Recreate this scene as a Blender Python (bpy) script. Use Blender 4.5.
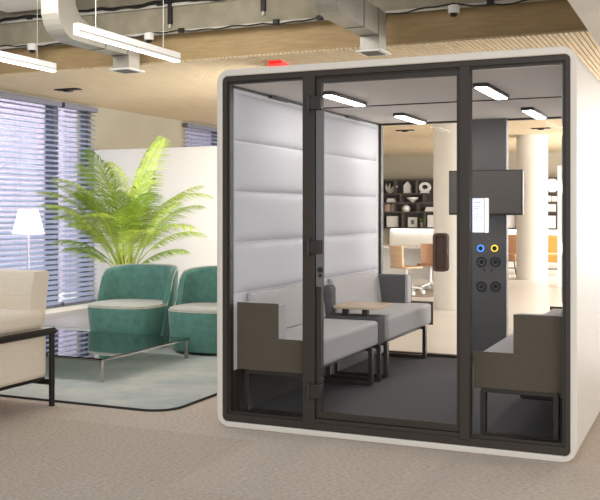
import bpy, bmesh, math, random
from mathutils import Vector, Matrix
random.seed(7)
for o in list(bpy.data.objects): bpy.data.objects.remove(o)
S = bpy.context.scene
C = S.collection
PI = math.pi
R = math.radians

# ------------------------------------------------------------------ camera
TH = math.atan(412/930)
cd = bpy.data.cameras.new('camera'); cam = bpy.data.objects.new('camera', cd); C.objects.link(cam)
cam.location = (0, 0, 1.38); cam.rotation_euler = (PI/2, 0, TH)
cd.sensor_width = 36; cd.lens = 36*930/600; cd.shift_y = -39/600
cd.clip_end = 200
S.camera = cam
# ------------------------------------------------------------------ world, lights, exposure
w = bpy.data.worlds.new('world'); S.world = w; w.use_nodes = True
bg = w.node_tree.nodes['Background']
bg.inputs['Color'].default_value = (0.86, 0.93, 1.0, 1); bg.inputs['Strength'].default_value = 0.7
def area(name, loc, rot, sx, sy, power, col=(1, 1, 1)):
    l = bpy.data.lights.new(name, 'AREA'); l.shape = 'RECTANGLE'; l.size = sx; l.size_y = sy
    l.energy = power; l.color = col
    o = bpy.data.objects.new(name, l); C.objects.link(o); o.location = loc; o.rotation_euler = rot
    return o
area('daylight_right_front', (3.6, 4.5, 1.5), (0, R(99), 0), 2.4, 6.0, 55, (1, .97, .95))
area('fill_behind', (2.1, -2.6, 1.7), (R(92), 0, R(24)), 6.0, 2.6, 330, (1, .97, .94))  # added fill behind the camera, lifts fascia, beam and carpet
area('fill_right_back', (1.6, 16.5, 1.7), (0, R(88), 0), 2.2, 13.0, 920, (1, .98, .95))  # added fill out of view past the pod, brightens the back room
area('fill_far_back', (-.6, 20.5, 1.7), (R(90), 0, R(62)), 3.0, 2.2, 230, (1, .98, .95))  # second unseen fill, added to brighten the back wall
area('fill_lounge_top', (-5.0, 5.7, 3.5), (R(52), 0, R(14)), 3.0, .8, 90, (1, .97, .93))  # added fill above the view, aimed at partition and chairs
area('fill_lounge', (-3.9, 9.7, 1.55), (R(0), R(90), R(-20)), 2.4, 1.8, 85, (1, .98, .96))  # added fill hidden behind the pod, whitens partition and palm
area('fill_on_building', (-9.6, 16, 6.5), (0, R(68), R(0)), 4, 24, 7500, (.93, .95, 1))  # added fill above the sightline, brightens the building face
area('fill_on_blinds', (-9.6, 10, 4.3), (0, R(-42), 0), 1.6, 12, 650, (.82, .9, 1))  # added fill high outside the windows, brightens the slats
S.view_settings.view_transform = 'Standard'; S.view_settings.look = 'None'
S.view_settings.exposure = 0.0; S.view_settings.gamma = 1.0

# ------------------------------------------------------------------ materials
def lin(c):
    return tuple(((v/255)/12.92 if v/255 <= .04045 else ((v/255+.055)/1.055)**2.4) for v in c)
M = {}
def mat(name, col, rough=.6, metal=0, noise=None, bump=None, emit=None, sheen=0, spec=.5, coat=0):
    m = bpy.data.materials.new(name); m.use_nodes = True
    nt = m.node_tree; b = nt.nodes['Principled BSDF']
    c = lin(col)
    b.inputs['Base Color'].default_value = (*c, 1)
    b.inputs['Roughness'].default_value = rough; b.inputs['Metallic'].default_value = metal
    b.inputs['Specular IOR Level'].default_value = spec
    if sheen:
        b.inputs['Sheen Weight'].default_value = sheen; b.inputs['Sheen Roughness'].default_value = .35
    if coat: b.inputs['Coat Weight'].default_value = coat
    tc = nt.nodes.new('ShaderNodeTexCoord')
    if noise:      # (scale, amount[, stretch])
        mp = nt.nodes.new('ShaderNodeMapping'); nt.links.new(tc.outputs['Object'], mp.inputs[0])
        if len(noise) > 2: mp.inputs['Scale'].default_value = noise[2]
        n = nt.nodes.new('ShaderNodeTexNoise'); n.inputs['Scale'].default_value = noise[0]; n.inputs['Detail'].default_value = 5
        nt.links.new(mp.outputs[0], n.inputs['Vector'])
        r = nt.nodes.new('ShaderNodeValToRGB')
        a = noise[1]
        r.color_ramp.elements[0].position = .3; r.color_ramp.elements[1].position = .7
        r.color_ramp.elements[0].color = (*[v*(1-a) for v in c], 1)
        r.color_ramp.elements[1].color = (*[min(1, v*(1+a)) for v in c], 1)
        nt.links.new(n.outputs['Fac'], r.inputs[0]); nt.links.new(r.outputs[0], b.inputs['Base Color'])
    if bump:
        n2 = nt.nodes.new('ShaderNodeTexNoise'); n2.inputs['Scale'].default_value = bump[0]; n2.inputs['Detail'].default_value = 3
        nt.links.new(tc.outputs['Object'], n2.inputs['Vector'])
        bp = nt.nodes.new('ShaderNodeBump'); bp.inputs['Strength'].default_value = bump[1]; bp.inputs['Distance'].default_value = .01
        nt.links.new(n2.outputs['Fac'], bp.inputs['Height']); nt.links.new(bp.outputs[0], b.inputs['Normal'])
    if emit:
        b.inputs['Emission Color'].default_value = (*lin(emit[0]), 1); b.inputs['Emission Strength'].default_value = emit[1]
    M[name] = m
    return m
def glass(name, tint, refl=1.0, ior=1.45):
    m = bpy.data.materials.new(name); m.use_nodes = True
    nt = m.node_tree; nt.nodes.clear()
    out = nt.nodes.new('ShaderNodeOutputMaterial'); mx = nt.nodes.new('ShaderNodeMixShader')
    tr = nt.nodes.new('ShaderNodeBsdfTransparent'); tr.inputs[0].default_value = (*tint, 1)
    gl = nt.nodes.new('ShaderNodeBsdfGlossy'); gl.inputs['Roughness'].default_value = 0.0
    fr = nt.nodes.new('ShaderNodeFresnel'); fr.inputs['IOR'].default_value = ior
    mu = nt.nodes.new('ShaderNodeMath'); mu.operation = 'MULTIPLY'; mu.inputs[1].default_value = refl
    nt.links.new(fr.outputs[0], mu.inputs[0]); nt.links.new(mu.outputs[0], mx.inputs[0])
    nt.links.new(tr.outputs[0], mx.inputs[1]); nt.links.new(gl.outputs[0], mx.inputs[2])
    nt.links.new(mx.outputs[0], out.inputs[0]); M[name] = m
    return m
mat('shell', (216, 209, 198), .45, noise=(3, .02))
mat('dark_frame', (50, 42, 35), .5, noise=(30, .05))
mat('dark_metal', (44, 37, 31), .5, noise=(30, .05))
mat('felt_dark', (88, 80, 68), .95, noise=(60, .12), bump=(300, .2))
mat('felt_charcoal', (92, 91, 92), .95, noise=(60, .12), bump=(300, .2))
mat('pod_wall', (214, 214, 218), .8, noise=(20, .02))
mat('pad', (206, 206, 212), .9, noise=(80, .04), bump=(350, .25), sheen=.2)
mat('seat_grey', (183, 180, 180), .95, noise=(90, .08), bump=(350, .3), sheen=.2)
mat('pod_ceiling', (226, 219, 212), .8, noise=(40, .03))
mat('pod_carpet', (96, 95, 98), 1, noise=(140, .2), bump=(300, .4))
mat('panel_grey', (102, 101, 101), .5, noise=(20, .03))
mat('button', (36, 35, 36), .4)
mat('lamp_white', (255, 255, 255), .5, emit=((255, 250, 244), 26))
mat('pendant_glow', (255, 255, 255), .5, emit=((255, 252, 246), 6))
mat('white_metal', (226, 224, 220), .35, noise=(10, .02))
mat('tv_black', (96, 90, 87), .35, noise=(10, .03))
mat('tv_bezel', (54, 50, 48), .4)
mat('blue_glow', (60, 120, 230), .5, emit=((70, 140, 250), 1.6))
mat('yellow_glow', (230, 200, 60), .5, emit=((240, 205, 60), 1.1))
mat('screen', (235, 240, 255), .5, emit=((214, 224, 250), .75))
mat('screen_ink', (150, 165, 195), .5, emit=((120, 140, 190), .5))
mat('red_glow', (255, 30, 30), .5, emit=((255, 28, 24), 1.4))
mat('oak', (196, 178, 154), .5, noise=(6, .1, (1, 12, 12)))
mat('velvet', (82, 126, 114), .9, noise=(14, .16), bump=(120, .2), sheen=.35)
mat('velvet_pale_sheen', (184, 184, 170), .9, noise=(14, .08), bump=(120, .2), sheen=.6)  # seat top sheen put into a paler base colour; pale piping too
mat('cream', (222, 208, 188), .95, noise=(90, .06), bump=(260, .4), sheen=.2)
mat('handle', (74, 50, 36), .4)
mat('black_metal', (26, 18, 14), .45, spec=.3)
mat('chrome', (190, 188, 182), .2, 1)
mat('lamp_shade', (255, 252, 245), .8, emit=((255, 250, 240), 1.6))
mat('lamp_stem', (205, 200, 205), .35, .3)
mat('blind', (176, 184, 206), .4, .1, noise=(5, .03))
mat('blind_rail', (110, 110, 122), .4, .2)
mat('win_frame', (78, 80, 92), .5, noise=(10, .05))
mat('wall_beige', (160, 152, 132), .85, noise=(2, .04))
mat('wall_back', (160, 150, 130), .85, noise=(2, .04))
mat('white_paint', (238, 232, 222), .8, noise=(2, .02))
mat('partition', (250, 246, 240), .75, noise=(2, .01))
mat('ply', (206, 184, 146), .7, noise=(3, .07, (8, 1, 1)))
mat('fascia', (170, 144, 102), .7, noise=(5, .12, (1, 8, 8)))
mat('slat_wood', (204, 183, 150), .65, noise=(4, .1, (10, .6, 1)))
mat('slat_gap', (96, 80, 60), .9)
mat('concrete', (146, 138, 118), .85, noise=(5, .18), bump=(25, .5))
mat('concrete_light', (188, 182, 170), .85, noise=(4, .12), bump=(25, .3))
mat('duct', (172, 167, 156), .42, .5, noise=(4, .08))
mat('duct_seam', (130, 126, 118), .5, .4)
mat('cable', (28, 24, 22), .6)
mat('column', (222, 217, 208), .8, noise=(2.5, .04))
mat('pale_floor', (212, 207, 200), .32, noise=(1.2, .05), bump=(3, .05))
mat('leaf', (176, 196, 78), .55, noise=(9, .25), spec=.4)
mat('leaf_deep', (146, 176, 62), .55, noise=(9, .25), spec=.4)
mat('stem_green', (176, 170, 70), .6, noise=(12, .2))
mat('pot', (92, 88, 84), .7, noise=(8, .08))
mat('soil', (60, 46, 36), .95, noise=(30, .3))
mat('shelf_dark', (78, 68, 60), .6, noise=(8, .1))
mat('ornament', (238, 232, 224), .6, noise=(8, .03))
mat('book_pink', (206, 166, 150), .7)
mat('book_white', (236, 230, 222), .7)
mat('book_grey', (128, 124, 120), .7)
mat('print_grey', (120, 120, 124), .7)
mat('chair_wood', (200, 168, 132), .5, noise=(6, .08, (1, 1, 8)))
mat('chair_brown', (150, 108, 74), .6, noise=(6, .08))
mat('desk_white', (244, 240, 234), .4)
mat('mustard', (196, 142, 66), .9, noise=(20, .1), sheen=.3)
mat('rug_brown', (150, 138, 122), 1, noise=(20, .15))
mat('rug_border', (46, 44, 42), .9)
glass('clear_glass', (.985, .985, .985), .13)
glass('window_glass', (.94, .97, .99), .7)
glass('table_glass', (.62, .68, .66), 1.6, 1.7)

def carpet_mat():
    m = bpy.data.materials.new('carpet'); m.use_nodes = True; nt = m.node_tree; b = nt.nodes['Principled BSDF']
    b.inputs['Roughness'].default_value = 1; b.inputs['Specular IOR Level'].default_value = .1
    tc = nt.nodes.new('ShaderNodeTexCoord')
    mp = nt.nodes.new('ShaderNodeMapping'); nt.links.new(tc.outputs['Object'], mp.inputs[0])
    br = nt.nodes.new('ShaderNodeTexBrick'); nt.links.new(mp.outputs[0], br.inputs['Vector'])
    br.offset = 0.5; br.inputs['Scale'].default_value = 1
    br.inputs['Brick Width'].default_value = 1.0; br.inputs['Row Height'].default_value = 1.0
    br.inputs['Mortar Size'].default_value = 0; br.inputs['Bias'].default_value = 0
    br.inputs['Color1'].default_value = (*lin((188, 173, 157)), 1); br.inputs['Color2'].default_value = (*lin((197, 183, 168)), 1)
    n = nt.nodes.new('ShaderNodeTexNoise'); n.inputs['Scale'].default_value = 90; n.inputs['Detail'].default_value = 4
    mp2 = nt.nodes.new('ShaderNodeMapping'); mp2.inputs['Scale'].default_value = (.4, 1, 1)
    nt.links.new(tc.outputs['Object'], mp2.inputs[0]); nt.links.new(mp2.outputs[0], n.inputs['Vector'])
    r = nt.nodes.new('ShaderNodeValToRGB'); r.color_ramp.elements[0].position = .3; r.color_ramp.elements[1].position = .7
    r.color_ramp.elements[0].color = (.74, .74, .74, 1); r.color_ramp.elements[1].color = (1.18, 1.18, 1.18, 1)
    nt.links.new(n.outputs['Fac'], r.inputs[0])
    mx = nt.nodes.new('ShaderNodeMix'); mx.data_type = 'RGBA'; mx.blend_type = 'MULTIPLY'; mx.inputs['Factor'].default_value = 1
    nt.links.new(br.outputs['Color'], mx.inputs['A']); nt.links.new(r.outputs[0], mx.inputs['B'])
    nt.links.new(mx.outputs['Result'], b.inputs['Base Color'])
    bp = nt.nodes.new('ShaderNodeBump'); bp.inputs['Strength'].default_value = .4; bp.inputs['Distance'].default_value = .01
    nt.links.new(n.outputs['Fac'], bp.inputs['Height']); nt.links.new(bp.outputs[0], b.inputs['Normal'])
    M['carpet'] = m
carpet_mat()
def rug_mat():
    m = mat('rug', (186, 192, 186), 1, noise=(2.2, .01), bump=(200, .4)); nt = m.node_tree; b = nt.nodes['Principled BSDF']
    tc = nt.nodes.new('ShaderNodeTexCoord')
    n = nt.nodes.new('ShaderNodeTexNoise'); n.inputs['Scale'].default_value = 2.0; n.inputs['Detail'].default_value = 8; n.inputs['Roughness'].default_value = .7
    nt.links.new(tc.outputs['Object'], n.inputs['Vector'])
    r = nt.nodes.new('ShaderNodeValToRGB'); r.color_ramp.elements[0].position = .38; r.color_ramp.elements[1].position = .62
    r.color_ramp.elements[0].color = (*lin((162, 170, 168)), 1); r.color_ramp.elements[1].color = (*lin((190, 191, 182)), 1)
    nt.links.new(n.outputs['Fac'], r.inputs[0]); nt.links.new(r.outputs[0], b.inputs['Base Color'])
rug_mat()
def brick_mat():
    m = mat('brick', (190, 150, 160), .9); nt = m.node_tree; b = nt.nodes['Principled BSDF']
    tc = nt.nodes.new('ShaderNodeTexCoord'); mp = nt.nodes.new('ShaderNodeMapping')
    mp.inputs['Rotation'].default_value = (0, R(90), R(90))
    nt.links.new(tc.outputs['Object'], mp.inputs[0])
    br = nt.nodes.new('ShaderNodeTexBrick'); nt.links.new(mp.outputs[0], br.inputs['Vector'])
    br.inputs['Scale'].default_value = 3; br.inputs['Mortar Size'].default_value = .03
    br.inputs['Color1'].default_value = (*lin((206, 176, 200)), 1); br.inputs['Color2'].default_value = (*lin((222, 196, 214)), 1)
    br.inputs['Mortar'].default_value = (*lin((235, 230, 240)), 1)
    nt.links.new(br.outputs['Color'], b.inputs['Base Color'])
brick_mat()

# ------------------------------------------------------------------ mesh helpers
def box(bm, x0, x1, y0, y1, z0, z1, mtx=None):
    vs = [bm.verts.new(Vector((x, y, z)) if mtx is None else mtx @ Vector((x, y, z)))
          for x in (x0, x1) for y in (y0, y1) for z in (z0, z1)]
    for f in ((0,1,3,2), (4,6,7,5), (0,4,5,1), (2,3,7,6), (0,2,6,4), (1,5,7,3)):
        bm.faces.new([vs[i] for i in f])
def tube(bm, pts, r, n=10, closed=False, cap=True):
    pts = [Vector(p) for p in pts]; rings = []
    N = len(pts)
    rr = r if isinstance(r, (list, tuple)) else [r]*N
    prev = None
    for i, p in enumerate(pts):
        a = pts[i-1] if (i > 0 or closed) else p
        b = pts[(i+1) % N] if (i < N-1 or closed) else p
        t = (b-a).normalized()
        if prev is None:
            up = Vector((0, 0, 1)) if abs(t.z) < .9 else Vector((1, 0, 0))
            u = t.cross(up).normalized()
        else:
            u = (prev - t*prev.dot(t)).normalized()
        prev = u; v = t.cross(u)
        rings.append([bm.verts.new(p + rr[i]*(math.cos(2*PI*k/n)*u + math.sin(2*PI*k/n)*v)) for k in range(n)])
    for i in range(N if closed else N-1):
        A, B = rings[i], rings[(i+1) % N]
        for k in range(n): bm.faces.new((A[k], A[(k+1) % n], B[(k+1) % n], B[k]))
    if cap and not closed:
        bm.faces.new(rings[0]); bm.faces.new(rings[-1])
def lathe(bm, prof, cx=0, cy=0, n=24, cap=True):
    rings = [[bm.verts.new((cx+r*math.cos(2*PI*k/n), cy+r*math.sin(2*PI*k/n), z)) for k in range(n)] for r, z in prof]
    for A, B in zip(rings, rings[1:]):
        for k in range(n): bm.faces.new((A[k], A[(k+1) % n], B[(k+1) % n], B[k]))
    if cap: bm.faces.new(rings[0]); bm.faces.new(rings[-1])
def prism(bm, poly, f0, f1):
    """poly: list of 2D points, f0/f1 map a 2D point to the two ends"""
    A = [bm.verts.new(f0(p)) for p in poly]; B = [bm.verts.new(f1(p)) for p in poly]
    n = len(poly)
    for k in range(n): bm.faces.new((A[k], A[(k+1) % n], B[(k+1) % n], B[k]))
    bm.faces.new(A); bm.faces.new(B)
def rrect(a0, a1, b0, b1, r, n=6):
    out = []
    for cx, cy, s in ((a1-r, b1-r, 0), (a0+r, b1-r, 90), (a0+r, b0+r, 180), (a1-r, b0+r, 270)):
        for k in range(n+1):
            t = R(s+90*k/n); out.append((cx+r*math.cos(t), cy+r*math.sin(t)))
    return out
def ring_prism(bm, outer, inner, f0, f1):
    n = len(outer)
    o0 = [bm.verts.new(f0(p)) for p in outer]; o1 = [bm.verts.new(f1(p)) for p in outer]
    i0 = [bm.verts.new(f0(p)) for p in inner]; i1 = [bm.verts.new(f1(p)) for p in inner]
    for k in range(n):
        j = (k+1) % n
        bm.faces.new((o0[k], o0[j], o1[j], o1[k])); bm.faces.new((i0[k], i1[k], i1[j], i0[j]))
        bm.faces.new((o0[k], i0[k], i0[j], o0[j])); bm.faces.new((o1[k], o1[j], i1[j], i1[k]))
XZ = lambda y: (lambda p: (p[0], y, p[1]))
YZ = lambda x: (lambda p: (x, p[0], p[1]))
XY = lambda z: (lambda p: (p[0], p[1], z))
def obj(name, bm, m, parent=None, bev=0, smooth=False, seg=2, label=None):
    bmesh.ops.recalc_face_normals(bm, faces=bm.faces)
    me = bpy.data.meshes.new(name); bm.to_mesh(me); bm.free()
    me.materials.append(M[m])
    if smooth:
        for p in me.polygons: p.use_smooth = True
    o = bpy.data.objects.new(name, me); C.objects.link(o)
    if parent:
        o.parent = parent
        w_ = Vector((0, 0, 0)); q = parent
        rel = Vector((0, 0, 0))
        while q: rel += q.location; q = q.parent
        if parent.get('_abs'): me.transform(Matrix.Translation(-rel))
    if bev:
        b = o.modifiers.new('bevel', 'BEVEL'); b.width = bev; b.segments = seg; b.limit_method = 'ANGLE'; b.angle_limit = R(40)
    if smooth or bev:
        o.data.shade_smooth() if hasattr(o.data, 'shade_smooth') else None
        try: o.data.set_sharp_from_angle(angle=R(40))
        except Exception: pass
    if label: o['label'] = label
    return o
def B(*boxes):
    bm = bmesh.new()
    for b in boxes: box(bm, *b)
    return bm
def thing(name, label, cat, loc=(0, 0, 0), rz=0, group=None):
    """meshes handed to obj() for this parent are written in the thing's own coordinates"""
    o = bpy.data.objects.new(name, None); C.objects.link(o); o.empty_display_size = .1
    o.location = loc; o.rotation_euler = (0, 0, rz); o['label'] = label; o['category'] = cat
    if group: o['group'] = group
    return o
def athing(name, label, cat, loc, group=None):
    """same, but its meshes are written in room coordinates"""
    o = thing(name, label, cat, loc, 0, group); o['_abs'] = 1
    return o
def tag(o, label, cat, group=None, kind=None):
    o['label'] = label; o['category'] = cat
    if group: o['group'] = group
    if kind: o['kind'] = kind
    return o
def center_origin(o):
    me = o.data; c = sum((v.co for v in me.vertices), Vector())/len(me.vertices)
    z = min(v.co.z for v in me.vertices); c.z = z
    me.transform(Matrix.Translation(-c)); o.location = c
    return o
def struct(name, bm, m, bev=0):
    o = obj(name, bm, m, bev=bev); o['kind'] = 'structure'; return o
def sub(name, bm, m, parent, **k):
    """sub-part under a part whose own origin sits at its thing's origin (room coordinates when the thing is athing)"""
    root = parent
    while root.parent: root = root.parent
    if root.get('_abs'):
        for v in bm.verts: v.co -= root.location
    o = obj(name, bm, m, None, **k); o.parent = parent
    return o
def copy_tree(o, parent=None):
    c = o.copy(); C.objects.link(c); c.parent = parent
    for ch in list(o.children): copy_tree(ch, c)
    return c
F_ = Vector((-math.sin(TH), math.cos(TH), 0)); R_ = Vector((math.cos(TH), math.sin(TH), 0))
def at(px, py, Y):
    a = (px-300)/930; b = (211-py)/930
    d = F_ + a*R_ + Vector((0, 0, b)); s = Y/d.y
    return Vector((0, 0, 1.38)) + s*d

# ------------------------------------------------------------------ floor, walls, ceiling
FX = -8.178      # facade plane
struct('floor', B((-10, 6, -4, 8.2, -.1, 0)), 'carpet')
struct('floor_polished', B((-10, 6, 8.2, 26, -.1, 0)), 'pale_floor')
struct('wall_left', B((FX-.25, FX, -2, 5.0, 0, 3.6), (FX-.25, FX, 5.0, 11.03, 0, .06), (FX-.25, FX, 5.0, 11.03, 2.88, 3.6),
                      (FX-.25, FX, 11.03, 13.66, 0, 3.6), (FX-.25, FX, 13.66, 16.6, 0, .06), (FX-.25, FX, 13.66, 16.6, 2.88, 3.6),
                      (FX-.45, FX-.182, 16.6, 24.6, 0, 3.6)), 'wall_beige')
struct('wall_back', B((FX-.45, 1.5, 24.6, 24.8, 0, 3.6)), 'wall_back')
# windows: frame + mullions with a pane each
def window(name, y0, y1, mull):
    bm = B((FX-.14, FX-.06, y0, y0+.05, .06, 2.88), (FX-.14, FX-.06, y1-.05, y1, .06, 2.88),
           (FX-.14, FX-.06, y0, y1, .06, .11), (FX-.14, FX-.06, y0, y1, 2.82, 2.88))
    for m_ in mull: box(bm, FX-.16, FX-.02, m_-.05, m_+.05, .06, 2.88)
    o = struct(name, bm, 'win_frame')
    p = obj('pane', B((FX-.105, FX-.095, y0+.05, y1-.05, .11, 2.82)), 'window_glass', o)
window('window_1', 5.0, 11.03, (6.6, 8.4, 10.27))
window('window_2', 13.66, 16.6, (14.9,))
struct('trim_1', B((FX, FX+.02, 5.0, 11.03, .0, .06)), 'white_paint')
# timber ceiling with slats, fascia
struct('ceiling', B((-8.2, 1.5, 8.262, 24.6, 2.918, 3.1)), 'slat_gap')
bm = bmesh.new()
x = -8.17
while x < 1.4:
    box(bm, x, x+.034, 8.18, 24.6, 2.9, 2.9175); x += .0455
struct('ceiling_slats', bm, 'slat_wood')
struct('trim_2', B((-8.2, 1.5, 8.205, 8.26, 2.9185, 3.655)), 'fascia')
# knots in the plywood fascia are part of its material; row of slat end screws
# concrete beams and slab
struct('ceiling_beam', B((-8.2, 6, 8.05, 8.2, 3.185, 3.44), (-8.2, 6, 8.06, 8.2, 3.50, 3.66)), 'concrete', bev=.008)
struct('ceiling_slab', B((-8.2, 6, 5.6, 8.2, 3.66, 3.8)), 'concrete')
struct('trim_3', B((-8.2, 6, 8.03, 8.05, 3.165, 3.195), (-8.2, 6, 8.03, 8.05, 3.44, 3.47)), 'concrete_light')
o = struct('trim_4', B((-6.95, -6.2, 6.8, 7.9, 3.52, 3.56)), 'white_paint')
# white bulkhead over the right side of the pod
struct('ceiling_bulkhead', B((-.665, 5.5, 3.6, 8.02, 2.44, 3.64)), 'white_paint')
# building across the street
o = obj('building', B((-24, -21, -8, 44, -4, 9)), 'brick'); o['kind'] = 'structure'

# ------------------------------------------------------------------ blinds
def blind(y0, y1, zbot, label, name='venetian_blind', group=None):
    t = athing(name, label, 'blind', (FX+.07, (y0+y1)/2, 0), group)
    obj('headrail', B((FX+.02, FX+.11, y0, y1, 2.79, 2.86)), 'blind_rail', t, bev=.004)
    bm = bmesh.new(); z = 2.745; k = 0
    while z > zbot+.03:
        sec = []
        tilt = R(24 if z > 1.3 else 30)
        for s in (-1, -.5, 0, .5, 1):
            dx = s*.038; dz = .006*(1-s*s)
            sec.append((dx*math.cos(tilt)-dz*math.sin(tilt), -dx*math.sin(tilt)+dz*math.cos(tilt)))
        poly = sec + [(a-.0, b-.0025) for a, b in reversed(sec)]
        prism(bm, poly, lambda p: (FX+.065+p[0], y0+.01, z+p[1]), lambda p: (FX+.065+p[0], y1-.01, z+p[1]))
        z -= .0685; k += 1
    s = obj('slats', bm, 'blind', t)
    s['kind'] = 'stuff'
    obj('bottom_rail', B((FX+.03, FX+.10, y0, y1, zbot, zbot+.03)), 'blind_rail', t, bev=.003)
    bm = bmesh.new(); n = max(2, int((y1-y0)/.7)+1)
    for i in range(n):
        yy = y0+.12+(y1-y0-.24)*i/(n-1)
        tube(bm, [(FX+.028, yy, 2.8), (FX+.028, yy, zbot)], .0015, 5); tube(bm, [(FX+.104, yy, 2.8), (FX+.104, yy, zbot)], .0015, 5)
    obj('ladder_cord', bm, 'win_frame', t)
blind(5.0, 10.24, .085, 'wide blue-grey venetian blind on the left window behind the white lamp')
blind(10.30, 11.05, .085, 'narrow venetian blind on the left window strip beside the palm')
blind(13.55, 16.6, .2, 'far venetian blind seen above the white partition')

# ------------------------------------------------------------------ white partition
o = obj('partition_wall', B((-8.165, -5.5, 11.08, 11.18, 0, 2.262)), 'partition', bev=.004)
tag(center_origin(o), 'tall plain white partition standing behind the palm', 'partition')

# ------------------------------------------------------------------ ducts
def duct(xl, xr, label, yi=7.05, zt=3.17):
    t = athing('air_duct', label, 'duct', ((xl+xr)/2, 7.2, 2.94), 'ceiling ducts')
    prof = [(6.70, 3.658), (6.70, 3.20)]
    for k in range(1, 8):
        a = R(90*k/8); prof.append((6.70+.25*(1-math.cos(a)), 3.20-.26*math.sin(a)))
    prof += [(6.97, 2.94), (7.80, 2.94), (7.80, 2.81), (7.99, 2.81), (7.99, zt), (yi+.25, zt), (yi+.11, zt+.04), (yi+.03, zt+.13), (yi, zt+.25), (yi, 3.658)]
    bm = bmesh.new(); prism(bm, prof, YZ(xl), YZ(xr)); obj('duct_body', bm, 'duct', t)
    for q in ((7.40, 7.415, 2.934, zt+.006), (7.77, 7.785, 2.934, zt+.006), (6.692, yi+.006, 3.38, 3.395)):
        obj('joint_flange', B((xl-.006, xr+.006, *q)), 'duct_seam', t)
    obj('outlet_flange', B((xl-.03, xr+.03, 7.77, 8.05, 2.795, 2.81)), 'white_metal', t)
    obj('grille', B(*[(xl+.005, xr-.005, 7.80+.03*i, 7.812+.03*i, 2.788, 2.796) for i in range(7)]), 'duct_seam', t)
duct(-5.515, -5.325, 'bent metal air duct at the left, above the green chairs', 6.93, 3.12)
duct(-2.87, -2.69, 'bent metal air duct above the middle of the glass pod')
bm = bmesh.new(); tube(bm, [(-6.95, 3.5, 3.43), (-6.95, 7.0, 3.43)], .21, 20)
o = obj('round_duct', bm, 'duct', smooth=True); tag(o, 'round grey duct end in the top left corner of the ceiling', 'duct')
for i, (yy, zz) in enumerate(((7.35, 3.52), (7.55, 3.56))):
    bm = bmesh.new(); tube(bm, [(-6.2, yy, zz), (-4.4, yy-.5+.1*i, zz)], .018, 8)
    o = obj('ceiling_pipe', bm, 'white_metal', smooth=True); tag(o, 'thin pale pipe under the slab at the top left, %s the other pipe' % ('in front of' if i == 0 else 'behind'), 'pipe')
# cables
for i, (z0, ph) in enumerate(((3.475, 0), (3.185, 1.0))):
    bm = bmesh.new(); pts = []
    yb = 8.005
    for k in range(90):
        x = -8.1+k*.085
        pts.append((x, yb-.006*math.sin(k*.9), z0+.012*math.sin(k*.55+ph)-(.02*abs(math.sin(k*.21+ph)) if i else 0)+.008*math.sin(k*1.7)))
    tube(bm, pts, .013 if i == 0 else .007, 6)
    if i == 0: tube(bm, [(p[0], p[1]-.01, p[2]+.016*math.sin(j*.4)) for j, p in enumerate(pts)], .009, 6)
    o = obj('cable', bm, 'cable', smooth=True)
    tag(o, 'black cable bundle running along the %s edge of the concrete beam' % ('top' if i == 0 else 'bottom'), 'cable')
    for x in ([-7.6, -6.75, -5.1, -3.95, -2.6] if i == 0 else [-6.3, -4.85, -3.8, -3.35, -2.95-.0, -1.75]):
        c = obj('cable_clip', B((x-.03, x+.03, 8.0, 8.035, z0-.022, z0+.022)), 'cable', o, bev=.004)
for (x, z0, z1, lb) in ((-4.99, 3.26, 3.47, 'dark hanger strip on the beam at the left, above the white pendant tip'), (-3.946, 3.30, 3.47, 'dark hanger strip on the beam over the pod corner')):
    t = athing('hanger_rod', lb, 'hanger', (x, 8.03, z0))
    obj('rod', B((x-.022, x+.022, 8.02, 8.05, z0, z1)), 'cable', t); obj('rod_tip', B((x-.012, x+.012, 8.025, 8.05, z0-.04, z0)), 'concrete_light', t)
for x, lb in ((-6.653, 'small white motion sensor under the beam, the leftmost one'), (-5.179, 'small white motion sensor behind the left pendant light'), (-2.054, 'small white motion sensor under the beam at the right')):
    t = athing('motion_sensor', lb, 'sensor', (x, 7.94, 3.09), 'motion sensors')
    bm = bmesh.new(); lathe(bm, [(.05, 3.166), (.052, 3.12), (.045, 3.10)], x, 7.94, 16); obj('sensor_housing', bm, 'white_metal', t, smooth=True)
    bm = bmesh.new(); lathe(bm, [(.036, 3.10), (.03, 3.08), (.015, 3.07)], x, 7.94, 14); obj('lens', bm, 'cable', t, smooth=True)
    obj('bracket', B((x-.03, x+.03, 7.93, 8.048, 3.1665, 3.176)), 'white_metal', t)
for p, lb in (((-7.336, 9.423), 'small dark recessed ceiling device above the left blinds'), ((-5.267, 16.754), 'dark ceiling device seen through the pod door'), ((-2.863, 17.359), 'dark ceiling device above the round column')):
    t = athing('ceiling_device', lb, 'ceiling device', (p[0], p[1], 2.88), 'recessed ceiling devices')
    obj('plate', B((p[0]-.17, p[0]+.17, p[1]-.06, p[1]+.06, 2.885, 2.9)), 'cable', t, bev=.004)
    obj('knob', B((p[0]-.05, p[0]+.05, p[1]-.04, p[1]+.04, 2.865, 2.885)), 'dark_metal', t, bev=.004)
# flat glowing red shape on the soffit
bm = bmesh.new()
P_ = []
for px, py in ((269.3, 62), (281.5, 61.2), (288, 65.2), (284, 66.2), (269.8, 67)):
    a = (px-300)/930; b = (211-py)/930; s = (2.89-1.38)/b; d = F_+a*R_; P_.append((s*d.x, s*d.y))
prism(bm, P_, XY(2.872), XY(2.9))
o = obj('ceiling_red_shape', bm, 'red_glow'); tag(center_origin(o), 'small flat glowing red shape on the ceiling just above the pod', 'light')

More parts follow.
